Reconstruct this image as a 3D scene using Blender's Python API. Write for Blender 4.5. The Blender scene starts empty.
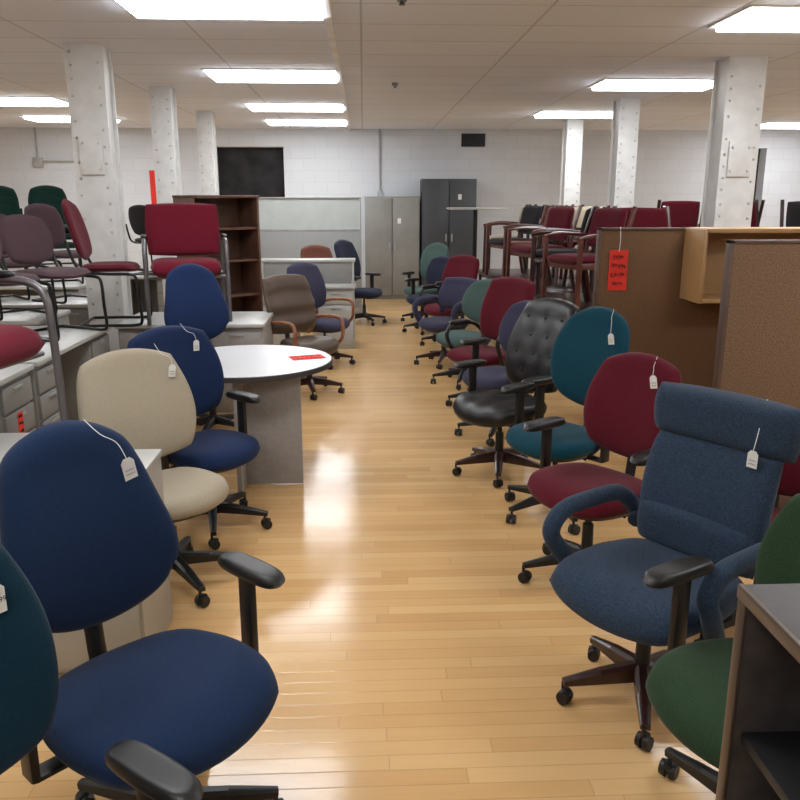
import bpy, bmesh, math, random
from mathutils import Vector, Matrix
random.seed(3)
S = bpy.context.scene
COL = S.collection
try:
    S.view_settings.view_transform = 'Standard'
    S.view_settings.look = 'None'
except Exception:
    pass
R = math.radians

# ------------------------------------------------------------ materials
def lin(c):
    out = []
    for v in c:
        v = v / 255.0
        out.append(v / 12.92 if v <= 0.04045 else ((v + 0.055) / 1.055) ** 2.4)
    return (out[0], out[1], out[2], 1.0)

def mat(name, c, rough=0.5, metal=0.0, var=0.08, nscale=6.0, bump=0.0, bscale=200.0, coat=0.0, spec=0.5):
    m = bpy.data.materials.new(name)
    m.use_nodes = True
    nt = m.node_tree
    N, L = nt.nodes, nt.links
    b = N['Principled BSDF']
    tc = N.new('ShaderNodeTexCoord')
    nz = N.new('ShaderNodeTexNoise')
    nz.inputs['Scale'].default_value = nscale
    nz.inputs['Detail'].default_value = 4
    L.new(tc.outputs['Object'], nz.inputs['Vector'])
    cr = N.new('ShaderNodeValToRGB')
    c4 = lin(c)
    lo = tuple(max(0, v * (1 - var * 1.6)) for v in c4[:3]) + (1,)
    hi = tuple(min(1, v * (1 + var * 1.6)) for v in c4[:3]) + (1,)
    cr.color_ramp.elements[0].position = 0.3
    cr.color_ramp.elements[1].position = 0.7
    cr.color_ramp.elements[0].color = lo
    cr.color_ramp.elements[1].color = hi
    L.new(nz.outputs['Fac'], cr.inputs['Fac'])
    L.new(cr.outputs['Color'], b.inputs['Base Color'])
    b.inputs['Roughness'].default_value = rough
    b.inputs['Metallic'].default_value = metal
    b.inputs['Specular IOR Level'].default_value = spec
    b.inputs['Coat Weight'].default_value = coat
    b.inputs['Coat Roughness'].default_value = 0.15
    if bump > 0:
        n2 = N.new('ShaderNodeTexNoise')
        n2.inputs['Scale'].default_value = bscale
        n2.inputs['Detail'].default_value = 2
        L.new(tc.outputs['Object'], n2.inputs['Vector'])
        bp = N.new('ShaderNodeBump')
        bp.inputs['Strength'].default_value = bump
        bp.inputs['Distance'].default_value = 0.003
        L.new(n2.outputs['Fac'], bp.inputs['Height'])
        L.new(bp.outputs['Normal'], b.inputs['Normal'])
    return m

def fabric(name, c, var=0.12, ns=220):
    m = mat(name, c, rough=0.95, var=var, nscale=ns, bump=0.35, bscale=420, spec=0.12)
    b = m.node_tree.nodes['Principled BSDF']
    b.inputs['Sheen Weight'].default_value = 0.08
    return m

BLUE = fabric('blue_fabric', (23, 40, 68))
BLUE2 = fabric('royal_blue_fabric', (26, 42, 76))
SLATE = fabric('slate_blue_fabric', (46, 60, 78), 0.25, 200)
TEAL = fabric('teal_fabric', (18, 63, 78))
TEALD = fabric('dark_teal_fabric', (14, 44, 60))
MAROON = fabric('maroon_fabric', (88, 22, 35))
RED = fabric('crimson_fabric', (102, 24, 40))
GREEN = fabric('green_fabric', (42, 62, 42))
DGREEN = fabric('dark_green_fabric', (22, 48, 42))
SAGE = fabric('sage_fabric', (70, 90, 86))
BEIGE = fabric('beige_fabric', (162, 152, 133), 0.06)
PURPLE = fabric('purple_grey_fabric', (58, 58, 78))
PLUM = fabric('taupe_plum_fabric', (80, 62, 67))
RUST = fabric('rust_tan_fabric', (112, 70, 58))
NAVY = fabric('navy_fabric', (38, 42, 60))
CREAM = fabric('cream_vinyl', (170, 160, 138), 0.05)
CHAR = fabric('charcoal_fabric', (42, 40, 43))
LEATHER = mat('black_leather', (17, 17, 19), rough=0.43, bump=0.15, bscale=120)
BRLEATH = mat('brown_leather', (80, 64, 52), rough=0.5, bump=0.2, bscale=120)
BLACK = mat('black_plastic', (20, 20, 21), rough=0.45)
DARKWOOD = mat('dark_mahogany', (50, 26, 23), rough=0.3, nscale=14, var=0.3, coat=0.2)
WOODRED = mat('cherry_wood', (88, 42, 32), rough=0.35, nscale=14, var=0.3, coat=0.2)
WOODOAK = mat('oak_arm_wood', (142, 90, 58), rough=0.4, nscale=14, var=0.2)
CHROME = mat('grey_steel_tube', (108, 106, 108), rough=0.35, metal=0.6)
BLKTUBE = mat('black_tube', (24, 24, 26), rough=0.35, metal=0.3)
GREYMET = mat('grey_painted_metal', (132, 131, 128), rough=0.5, var=0.03)
GREYTOP = mat('pale_grey_laminate', (172, 172, 168), rough=0.35, var=0.03)
GREYPAN = mat('grey_laminate_panel', (148, 144, 141), rough=0.5, var=0.05, nscale=30)
PUTTY = mat('putty_metal', (160, 156, 146), rough=0.45, var=0.03)
WHITELAM = mat('white_laminate', (196, 197, 199), rough=0.3, var=0.02)
EDGE = mat('dark_edge_band', (58, 54, 54), rough=0.5)
CABGREY = mat('light_grey_steel', (130, 129, 125), rough=0.5, var=0.04)
CABDARK = mat('dark_grey_steel', (58, 61, 65), rough=0.5, var=0.05)
COLWHITE = mat('white_painted_steel', (212, 212, 210), rough=0.45, var=0.05, nscale=8, bump=0.15, bscale=30)
RIVET = mat('painted_rivets', (190, 189, 186), rough=0.5, var=0.05)
BOOKWOOD = mat('mahogany_laminate', (94, 64, 50), rough=0.45, nscale=8, var=0.15)
BROWNFAB = fabric('brown_panel_fabric', (110, 83, 61), 0.15, 120)
TAUPEFAB = fabric('taupe_panel_fabric', (118, 94, 74), 0.2, 120)
BRTRIM = mat('brown_panel_trim', (84, 62, 50), rough=0.5)
OAK = mat('light_oak_laminate', (182, 145, 100), rough=0.4, nscale=6, var=0.06)
SHELFD = mat('dark_bronze_laminate', (56, 52, 51), rough=0.4, var=0.2, nscale=20)
SHELFI = mat('black_laminate', (24, 23, 25), rough=0.5)
SHELFE = mat('bronze_trim', (84, 71, 62), rough=0.35, metal=0.4)
REDP = mat('orange_red_paper', (216, 50, 36), rough=0.8, var=0.02)
WHITEP = mat('white_card', (220, 220, 216), rough=0.8, var=0.01)
INK = mat('black_ink', (24, 20, 22), rough=0.8)
GLASS = mat('frosted_panel', (178, 184, 182), rough=0.35, var=0.03)
SILVER = mat('silver_trim', (158, 158, 156), rough=0.4, metal=0.3)
DARKROOM = mat('painted_dark_room', (38, 37, 40), rough=0.9, var=0.5, nscale=3)  # unlit room beyond the openings, its darkness painted into the colour
VENTM = mat('vent_black', (30, 30, 32), rough=0.6)
CONDUIT = mat('conduit_grey', (170, 170, 168), rough=0.5)
TRIMW = mat('ceiling_trim_white', (232, 233, 235), rough=0.5)

# ------------------------------------------------------------ mesh helpers
def finish(bm, name, m, sharp=38):
    bmesh.ops.recalc_face_normals(bm, faces=bm.faces)
    me = bpy.data.meshes.new(name)
    bm.to_mesh(me)
    bm.free()
    for p in me.polygons:
        p.use_smooth = True
    try:
        me.set_sharp_from_angle(angle=R(sharp))
    except Exception:
        pass
    me.materials.append(m)
    return me

def box(bm, c, s, bev=0.0, rot=None, seg=2):
    M = Matrix.Translation(Vector(c))
    if rot is not None:
        M = M @ rot
    M = M @ Matrix.Diagonal((s[0], s[1], s[2], 1))
    r = bmesh.ops.create_cube(bm, size=1.0, matrix=M)
    if bev > 0:
        vs = r['verts']
        es = list({e for v in vs for e in v.link_edges})
        bmesh.ops.bevel(bm, geom=es, offset=bev, segments=seg, affect='EDGES', profile=0.5)

def taper(bm, p0, p1, w0, h0, w1, h1):
    p0, p1 = Vector(p0), Vector(p1)
    d = (p1 - p0).normalized()
    side = d.cross(Vector((0, 0, 1)))
    if side.length < 0.05:
        side = d.cross(Vector((0, 1, 0)))
    side.normalize()
    up = side.cross(d).normalized()
    vs = []
    for p, w, h in ((p0, w0, h0), (p1, w1, h1)):
        for a, b in ((-1, -1), (1, -1), (1, 0.6), (0.5, 1), (-0.5, 1), (-1, 0.6)):
            vs.append(bm.verts.new(p + side * a * w / 2 + up * b * h / 2))
    n = 6
    for i in range(n):
        bm.faces.new((vs[i], vs[(i + 1) % n], vs[n + (i + 1) % n], vs[n + i]))
    bm.faces.new(vs[:n][::-1])
    bm.faces.new(vs[n:])

def cyl(bm, p0, p1, r0, r1=None, seg=16):
    if r1 is None:
        r1 = r0
    p0, p1 = Vector(p0), Vector(p1)
    d = p1 - p0
    q = d.to_track_quat('Z', 'Y').to_matrix().to_4x4()
    M = Matrix.Translation((p0 + p1) / 2) @ q
    bmesh.ops.create_cone(bm, cap_ends=True, cap_tris=False, segments=seg, radius1=r0, radius2=r1, depth=d.length, matrix=M)

def smooth_pts(pts, sub=5):
    P = [Vector(p) for p in pts]
    if len(P) < 3:
        return P
    out = []
    for i in range(len(P) - 1):
        p0 = P[max(i - 1, 0)]
        p1, p2 = P[i], P[i + 1]
        p3 = P[min(i + 2, len(P) - 1)]
        for k in range(sub):
            t = k / sub
            out.append(0.5 * ((2 * p1) + (-p0 + p2) * t + (2 * p0 - 5 * p1 + 4 * p2 - p3) * t * t + (-p0 + 3 * p1 - 3 * p2 + p3) * t ** 3))
    out.append(P[-1])
    return out

def tube(bm, pts, r, seg=8, sub=5, flat=1.0):
    P = smooth_pts(pts, sub) if sub > 0 else [Vector(p) for p in pts]
    rings = []
    prev = None
    for i, p in enumerate(P):
        a = P[max(i - 1, 0)]
        b = P[min(i + 1, len(P) - 1)]
        d = (b - a).normalized()
        if prev is None:
            ref = Vector((0, 0, 1)) if abs(d.z) < 0.9 else Vector((1, 0, 0))
            n = (ref - d * ref.dot(d)).normalized()
        else:
            n = (prev - d * prev.dot(d)).normalized()
        prev = n
        bn = d.cross(n)
        rings.append([bm.verts.new(p + n * math.cos(2 * math.pi * k / seg) * r * flat + bn * math.sin(2 * math.pi * k / seg) * r) for k in range(seg)])
    for i in range(len(rings) - 1):
        for k in range(seg):
            bm.faces.new((rings[i][k], rings[i][(k + 1) % seg], rings[i + 1][(k + 1) % seg], rings[i + 1][k]))
    bm.faces.new(rings[0][::-1])
    bm.faces.new(rings[-1])

def pad(bm, w, h, th, deform, n=16, c=0.35, p=6, q=0.42):
    ts = []
    for k in range(n + 1):
        a = 2 * k / n - 1
        ts.append(0.45 * a + 0.55 * math.sin(a * math.pi / 2))
    grid = {}
    for side in (1, -1):
        for i, u in enumerate(ts):
            for j, v in enumerate(ts):
                border = i in (0, n) or j in (0, n)
                if side == -1 and border:
                    grid[(side, i, j)] = grid[(1, i, j)]
                    continue
                x = u * math.sqrt(1 - c * v * v) * w / 2
                y = v * math.sqrt(1 - c * u * u) * h / 2
                d = 0 if border else side * th / 2 * (max(0, (1 - abs(u) ** p) * (1 - abs(v) ** p))) ** q
                grid[(side, i, j)] = bm.verts.new(deform(x, y, d, u, v))
        for i in range(n):
            for j in range(n):
                f = [grid[(side, i, j)], grid[(side, i + 1, j)], grid[(side, i + 1, j + 1)], grid[(side, i, j + 1)]]
                bm.faces.new(f if side == 1 else f[::-1])

def root(name, x, y, ang, label, cat, z=0.0, group=None):
    o = bpy.data.objects.new(name, None)
    o.empty_display_size = 0.2
    o.location = (x, y, z)
    o.rotation_euler = (0, 0, R(ang))
    COL.objects.link(o)
    o['label'] = label
    o['category'] = cat
    if group:
        o['group'] = group
    return o

def part(name, me, parent, loc=(0, 0, 0), rot=(0, 0, 0), label=None):
    o = bpy.data.objects.new(name, me)
    o.location = loc
    o.rotation_euler = rot
    COL.objects.link(o)
    if parent:
        o.parent = parent
    if label:
        o['label'] = label
    return o

CACHE = {}
def cached(key, fn):
    if key not in CACHE:
        CACHE[key] = fn()
    return CACHE[key]

# ------------------------------------------------------------ office chair
def m_caster():
    bm = bmesh.new()
    for s in (-1, 1):
        cyl(bm, (s * 0.006, 0, 0.027), (s * 0.026, 0, 0.027), 0.027, 0.024, 16)
    box(bm, (0, 0.004, 0.042), (0.03, 0.04, 0.026), 0.008)
    cyl(bm, (0, -0.01, 0.04), (0, -0.01, 0.082), 0.007, 0.007, 8)
    return finish(bm, 'caster', BLACK)

def m_base(m, fat):
    bm = bmesh.new()
    cyl(bm, (0, 0, 0.085), (0, 0, 0.15), 0.045, 0.036, 20)
    for k in range(5):
        a = R(90 + 72 * k)
        c, s = math.cos(a), math.sin(a)
        taper(bm, (0.02 * c, 0.02 * s, 0.118), (0.17 * c, 0.17 * s, 0.104), 0.052 * fat, 0.055 * fat, 0.044 * fat, 0.04 * fat)
        taper(bm, (0.17 * c, 0.17 * s, 0.104), (0.315 * c, 0.315 * s, 0.084), 0.044 * fat, 0.04 * fat, 0.03 * fat, 0.022)
    return finish(bm, 'star_base', m)

def m_gas(sz):
    bm = bmesh.new()
    cyl(bm, (0, 0, 0.12), (0, 0, 0.27), 0.027, 0.025, 16)
    cyl(bm, (0, 0, 0.27), (0, 0, sz - 0.1), 0.015, 0.015, 12)
    box(bm, (0, 0.02, sz - 0.1), (0.17, 0.24, 0.04), 0.012)
    cyl(bm, (0.08, 0.0, sz - 0.1), (0.2, 0.0, sz - 0.115), 0.006, 0.006, 8)
    return finish(bm, 'gas_lift', BLACK)

def wf_none(v): return 1.0
def wf_pear(v):      # v -1 bottom .. 1 top
    return 1.0 - 0.17 * (v + 1) / 2 - 0.05 * math.cos((v - 0.3) * 3.2) * (1 if abs(v - 0.3) < 0.98 else 0)
def wf_bot(v):
    return 1.0 - 0.09 * (v + 1) / 2

G_AISLE = 'used office chairs lining the aisle'

def office_chair(x, y, ang, fab, label, style='task', sw=0.5, sd=0.48, bw=0.45, zb=0.55, zt=1.06, arms='t',
                 wf=wf_none, c=0.36, sz=0.48, base=None, recl=0.2, wrap=0.55, armz=0.67, fat=1.0, baserot=0, bth=0.085, sc=0.42, armmat=None, armx=0.035, bscale=0.95):
    base = base or BLACK
    o = root('office_chair', x, y, ang, label, 'chair', group=G_AISLE)
    y0 = sd / 2 - 0.03
    def by(px, pz):
        f = (pz - zb) / (zt - zb)
        return y0 + (pz - zb) * recl - 0.028 * math.sin(math.pi * max(0, min(1, f * 1.25))) - wrap * px * px + 0.03
    def dseat(px, py, d, u, v):
        z = sz - 0.045 + d
        z += 0.16 * px * px
        f = max(0, -py - 0.1)
        z -= 1.3 * f * f
        if style == 'exec':
            z += 0.004 * math.cos(px * 2 * math.pi / 0.13) * (1 if d > 0 else 0)
        return Vector((px * (1 + 0.05 * (-v)), py, z))
    bm = bmesh.new()
    pad(bm, sw, sd, 0.095 if style == 'task' else 0.12, dseat, 22, sc, 8, 0.5)
    part('seat', finish(bm, 'seat', fab, 75), o)
    bm = bmesh.new()
    pad(bm, sw * 0.88, sd * 0.88, 0.06, lambda px, py, d, u, v: Vector((px, py, sz - 0.087 + d + 0.15 * px * px - 1.1 * max(0, -py - 0.1) ** 2)), 10, 0.4)
    part('seat_shell', finish(bm, 'seat_shell', BLACK, 60), o)
    zc, hh = (zb + zt) / 2, (zt - zb)
    if style in ('task', 'lounge'):
        def dback(px, py, d, u, v):
            X = px * wf(v)
            Z = zc + py
            extra = 0.0
            if style == 'lounge' and d > 0:
                extra = 0.012 * math.cos(v * 9.5)
            return Vector((X, by(X, Z) - d - extra, Z))
        bm = bmesh.new()
        pad(bm, bw, hh, bth, dback, 22, c, 8, 0.5)
        part('backrest', finish(bm, 'backrest', fab, 75), o)
    elif style == 'roll':
        z1 = zt - 0.17
        bm = bmesh.new()
        pad(bm, bw * 0.93, z1 - zb + 0.02, 0.10, lambda px, py, d, u, v: Vector((px, by(px, (zb + z1) / 2 + py) - d, (zb + z1) / 2 + py)), 18, 0.08, 10)
        bk = part('backrest', finish(bm, 'backrest', fab, 60), o)
        bm = bmesh.new()
        pad(bm, bw * 1.05, 0.19, 0.15, lambda px, py, d, u, v: Vector((px, by(px, z1 + 0.085) - d - 0.01, z1 + 0.08 + py)), 18, 0.1, 5, 0.5)
        part('headrest', finish(bm, 'headrest', fab, 60), bk)
        bm = bmesh.new()
        pad(bm, bw * 0.9, 0.17, 0.12, lambda px, py, d, u, v: Vector((px, by(px, zb + 0.02) - d - 0.015, zb + 0.03 + py)), 18, 0.1, 5, 0.5)
        part('lumbar_cushion', finish(bm, 'lumbar_cushion', fab, 60), bk)
    elif style == 'exec':
        tufts = []
        for r in range(4):
            for k in range(3 if r % 2 == 0 else 2):
                tx = (k - (1.0 if r % 2 == 0 else 0.5)) * 0.15
                tufts.append((tx, zt - 0.12 - r * 0.11))
        def dex(px, py, d, u, v):
            Z = zc + py
            X = px * (0.95 + 0.05 * math.cos(v * 2.2))
            e = 0
            if d > 0:
                for tx, tz in tufts:
                    rr = (X - tx) ** 2 + (Z - tz) ** 2
                    e += 0.008 * math.exp(-rr / 0.0014)
            return Vector((X, by(X, Z) - d + e, Z))
        bm = bmesh.new()
        pad(bm, bw, hh, 0.12, dex, 44, 0.24)
        bk = part('backrest', finish(bm, 'backrest', fab, 60), o)
        def mbut():
            b2 = bmesh.new()
            bmesh.ops.create_uvsphere(b2, u_segments=10, v_segments=6, radius=0.009)
            return finish(b2, 'button', fab)
        me_but = cached(('but', fab.name), mbut)
        for tx, tz in tufts:
            part('button', me_but, bk, (tx, by(tx, tz) - 0.052, tz))
    bm = bmesh.new()
    tube(bm, [(0, 0.06, sz - 0.11), (0, y0 + 0.03, sz - 0.11), (0, by(0, zb) + 0.05, zb - 0.01), (0, by(0, zb + 0.15) + 0.055, zb + 0.16)], 0.028, 8, 5, 0.5)
    if style in ('task',):
        pad(bm, bw * 0.8, hh * 0.78, 0.04, lambda px, py, d, u, v: Vector((px * wf(v), by(px, zc + py) + bth * 0.42 - d, zc + py)), 10, 0.3)
    part('back_support', finish(bm, 'back_support', BLACK, 50), o)
    ax = sw / 2 + armx
    if arms == 't':
        def mpost():
            b2 = bmesh.new()
            box(b2, (0, 0, (sz - 0.1 + armz) / 2 - 0.01), (0.026, 0.058, armz - sz + 0.1), 0.009)
            return finish(b2, 'armrest', BLACK)
        def mpadm():
            b2 = bmesh.new()
            pad(b2, 0.086, 0.27, 0.04, lambda px, py, d, u, v: Vector((px, py, d - 0.6 * max(0, abs(py) - 0.06) ** 2)), 12, 0.36, 6)
            return finish(b2, 'arm_pad', BLACK, 60)
        for s in (-1, 1):
            a = part('armrest', cached(('post', sz, armz), mpost), o, (s * ax, 0.03, 0))
            part('arm_pad', cached('armpad', mpadm), a, (0, -0.02, armz))
            b2 = bmesh.new()
            box(b2, (-s * (ax - 0.06) / 2, 0, sz - 0.105), (ax - 0.06, 0.05, 0.014), 0.003)
            part('arm_bracket', finish(b2, 'arm_bracket', BLACK), a)
    elif arms == 'wood':
        for s in (-1, 1):
            b2 = bmesh.new()
            yb = by(s * ax * 0.8, armz - 0.06)
            tube(b2, [(s * (ax - 0.03), -0.02, sz - 0.1), (s * ax, -0.12, sz - 0.02), (s * ax, -0.15, sz + 0.06), (s * (ax + 0.003), -0.13, armz - 0.02), (s * (ax + 0.003), 0.0, armz), (s * (ax - 0.005), yb - 0.0, armz - 0.025), (s * (ax - 0.06), yb + 0.04, armz - 0.06)], 0.017, 8, 5)
            part('armrest', finish(b2, 'armrest', armmat or WOODOAK, 60), o)
    elif arms in ('loop', 'fabloop'):
        rr = {'loop': 0.018, 'fabloop': 0.032}[arms]
        am = armmat or {'loop': BLACK, 'fabloop': fab}[arms]
        for s in (-1, 1):
            b2 = bmesh.new()
            yb = by(s * ax * 0.8, armz - 0.06)
            tube(b2, [(s * (ax - 0.03), -0.04, sz - 0.09), (s * ax, -0.12, sz + 0.02), (s * (ax + 0.003), -0.15, armz - 0.07), (s * (ax + 0.003), -0.09, armz - 0.01), (s * (ax + 0.003), 0.04, armz), (s * ax, yb - 0.05, armz - 0.01), (s * (ax - 0.02), yb + 0.035, armz - 0.09), (s * (ax - 0.05), yb + 0.0, sz + 0.04)], rr, 10, 5)
            a = part('armrest', finish(b2, 'armrest', am, 60), o)
            if arms == 'loop':
                b2 = bmesh.new()
                pad(b2, 0.07, 0.24, 0.035, lambda px, py, d, u, v: Vector((px, py, d)), 10, 0.3)
                part('arm_pad', finish(b2, 'arm_pad', BLACK, 60), a, (s * (ax + 0.005), 0.0, armz + 0.018))
    sb = part('star_base', cached(('base', base.name, fat), lambda: m_base(base, fat)), o, rot=(0, 0, R(baserot)))
    sb.scale = (bscale, bscale, 1.0)
    for k in range(5):
        a = R(90 + 72 * k)
        part('caster', cached('caster', m_caster), sb, (0.305 * math.cos(a), 0.305 * math.sin(a), 0), (0, 0, a + R(random.uniform(-60, 60))))
    part('gas_lift', cached(('gas', sz), lambda: m_gas(sz)), o)
    return o, by, dict(zb=zb, zt=zt, bw=bw, th=bth)

def text_mesh(body, size):
    cu = bpy.data.curves.new('tmp_text', 'FONT')
    cu.body = body
    cu.size = size
    cu.align_x = 'CENTER'
    cu.align_y = 'CENTER'
    cu.extrude = 0.0002
    ob = bpy.data.objects.new('tmp_text', cu)
    COL.objects.link(ob)
    dg = bpy.context.evaluated_depsgraph_get()
    me = bpy.data.meshes.new_from_object(ob.evaluated_get(dg))
    bpy.data.objects.remove(ob)
    me.materials.clear()
    me.materials.append(INK)
    return me

def tag_on(ch, px, pz, text=None, size=1.0):
    o, by, d = ch
    M = Matrix.Translation(o.location) @ Matrix.Rotation(o.rotation_euler.z, 4, 'Z')
    zt = d['zt']
    yy = min(by(px, pz), by(px * 0.8, pz + 0.04), by(px, pz - 0.04)) - d['th'] / 2 - 0.012
    t = root('price_tag', 0, 0, 0, 'white paper price tag hanging on a string from a chair back', 'price tag', group='price tags on the chairs')
    t.location = M @ Vector((px, yy, pz))
    t.rotation_euler = (0, R(random.uniform(-12, 12)), o.rotation_euler.z)
    bm = bmesh.new()
    w, h = 0.036 * size, 0.058 * size
    vs = [(-w / 2, -h / 2), (w / 2, -h / 2), (w / 2, h * 0.32), (w * 0.25, h / 2), (-w * 0.25, h / 2), (-w / 2, h * 0.32)]
    f0 = [bm.verts.new((a, -0.0008, b)) for a, b in vs]
    f1 = [bm.verts.new((a, 0.0008, b)) for a, b in vs]
    bm.faces.new(f0)
    bm.faces.new(f1[::-1])
    for i in range(6):
        bm.faces.new((f0[i], f0[(i + 1) % 6], f1[(i + 1) % 6], f1[i]))
    cardo = part('card', finish(bm, 'card', WHITEP), t)
    bm = bmesh.new()
    dz = zt - pz
    dy = (by(px * 0.7, zt - 0.03) - d['th'] * 0.5 - 0.004) - yy
    tube(bm, [(0, -0.003, h * 0.4), (px * -0.08 + 0.006, dy * 0.45 - 0.006, dz * 0.55), (-px * 0.2, dy, dz - 0.035), (-px * 0.28, dy + d['th'] * 0.5, dz + 0.003)], 0.0013, 5, 6)
    part('tag_string', finish(bm, 'tag_string', WHITEP), t)
    if text:
        part('tag_writing', text_mesh(text, 0.014 * size), cardo, (0, -0.0012, -0.004), (R(90), 0, 0))
    else:
        bm = bmesh.new()
        for k in range(2):
            pts = []
            for i in range(9):
                pts.append((-w * 0.33 + w * 0.66 * i / 8, -0.001, -0.004 - k * 0.012 + 0.003 * (-1) ** i))
            tube(bm, pts, 0.0006, 4, 2)
        part('tag_writing', finish(bm, 'tag_writing', INK), cardo)
    return t

# left side of the aisle
lb = office_chair(-0.55, 1.87, 46, BLUE, 'navy blue high-back fabric office chair with black T-shaped arms', sw=0.58, sd=0.55, bw=0.53, zb=0.55, zt=1.11, wf=wf_pear, c=0.44, sz=0.48, baserot=20, bth=0.1, recl=0.24, armz=0.68)
tag_on(lb, 0.13, 0.97, None, 1.1)
lt = office_chair(-0.60, 1.16, 52, TEALD, 'dark teal fabric office chair with black arms beside a blue chair', bw=0.47, zt=1.10, zb=0.6, armz=0.59, baserot=10)
tag_on(lt, 0.13, 0.97, '$69.99', 1.05)
lc = office_chair(-0.88, 3.40, 42, BEIGE, 'armless beige fabric office chair with black base', sw=0.50, sd=0.46, bw=0.58, zt=1.04, zb=0.52, arms=None, c=0.32, baserot=30, wf=wf_bot)
tag_on(lc, 0.18, 0.93)
ld = office_chair(-0.82, 4.04, 47, BLUE2, 'blue fabric task chair with black T-shaped arms by the round table', bw=0.56, zt=1.05, zb=0.54, c=0.34, baserot=0, sw=0.48, armx=0.01)
tag_on(ld, 0.13, 0.94)
office_chair(-1.13, 5.80, 30, BLUE2, 'blue fabric high-back office chair behind the round table', bw=0.53, zt=1.24, zb=0.66, wf=wf_pear, sz=0.56, arms=None, c=0.44)
office_chair(-0.50, 7.10, 46, BRLEATH, 'brown leather office chair with wooden arms and wooden base', style='lounge', bw=0.56, zt=1.05, zb=0.52, arms='wood', base=DARKWOOD, c=0.2, fat=1.2)
office_chair(-0.42, 8.40, 48, PURPLE, 'purple-grey office chair with wooden arms', bw=0.5, zt=1.06, arms='wood', base=DARKWOOD, c=0.3)
office_chair(-0.48, 10.6, 30, RUST, 'rust-tan fabric office chair behind a white workstation', bw=0.5, zt=1.12, arms=None, base=DARKWOOD, c=0.3)
office_chair(0.00, 11.3, 60, NAVY, 'dark navy fabric office chair with black arms', bw=0.54, zt=1.16, arms='t', c=0.3)

# right side of the aisle
rg = office_chair(1.03, 1.78, -62, GREEN, 'green fabric office chair with black T-shaped arms', sw=0.56, sd=0.52, bw=0.46, zt=0.93, zb=0.52, baserot=15, sz=0.47)
rb = office_chair(0.95, 2.43, -57, SLATE, 'slate blue patterned high-back chair with padded headrest roll and wooden base', style='roll', sw=0.55, sd=0.54, bw=0.53, zb=0.53, zt=1.05, arms='fabloop', base=DARKWOOD, fat=1.2, baserot=5, bth=0.1, recl=0.25, wrap=0.3, armz=0.64, sc=0.3, bscale=0.88)
tag_on(rb, 0.17, 0.88)
rm = office_chair(1.01, 3.36, -56, MAROON, 'maroon fabric task chair with black arms', sw=0.54, bw=0.49, zt=1.02, zb=0.54, c=0.36, baserot=8)
tag_on(rm, 0.12, 0.92)
rt = office_chair(1.04, 4.14, -52, TEAL, 'teal oval-back task chair with black T-shaped arms', bw=0.49, zt=1.13, zb=0.58, c=0.46, baserot=25, sw=0.52)
tag_on(rt, 0.15, 0.98)
office_chair(0.85, 4.84, -58, LEATHER, 'black tufted leather executive chair with wooden base', style='exec', sw=0.56, sd=0.54, bw=0.53, zb=0.5, zt=1.09, arms='t', base=DARKWOOD, fat=1.25, baserot=12, bth=0.12, recl=0.3, wrap=0.3, armz=0.66, bscale=0.9)
office_chair(0.98, 5.68, -55, PURPLE, 'purple-blue fabric office chair with black arms', bw=0.46, zt=0.98, arms='t', c=0.4)
office_chair(1.0, 6.55, -55, MAROON, 'maroon fabric high-back office chair with loop arms', sw=0.54, bw=0.56, zt=1.07, zb=0.52, arms='loop', c=0.22, sc=0.25)
office_chair(0.94, 7.42, -52, SAGE, 'sage green fabric office chair without arms', bw=0.5, zt=0.97, arms=None, c=0.44)
office_chair(0.84, 8.35, -50, PURPLE, 'blue-purple fabric swivel chair with wooden base', bw=0.56, zt=0.90, arms='fabloop', base=DARKWOOD, c=0.2)
office_chair(0.98, 9.5, -48, MAROON, 'maroon fabric office chair with loop arms', bw=0.54, zt=1.06, arms='loop', c=0.3)
office_chair(0.82, 10.5, -50, NAVY, 'navy fabric office chair with black arms', bw=0.46, zt=0.98, arms='t', c=0.3)
office_chair(0.84, 11.5, -45, SAGE, 'green-grey fabric office chair with black arms', bw=0.5, zt=1.1, arms='t', c=0.4)
office_chair(1.56, 2.84, -30, MAROON, 'low-backed maroon fabric office chair behind a blue chair', bw=0.52, zt=0.86, arms=None, zb=0.52, c=0.2)

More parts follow.
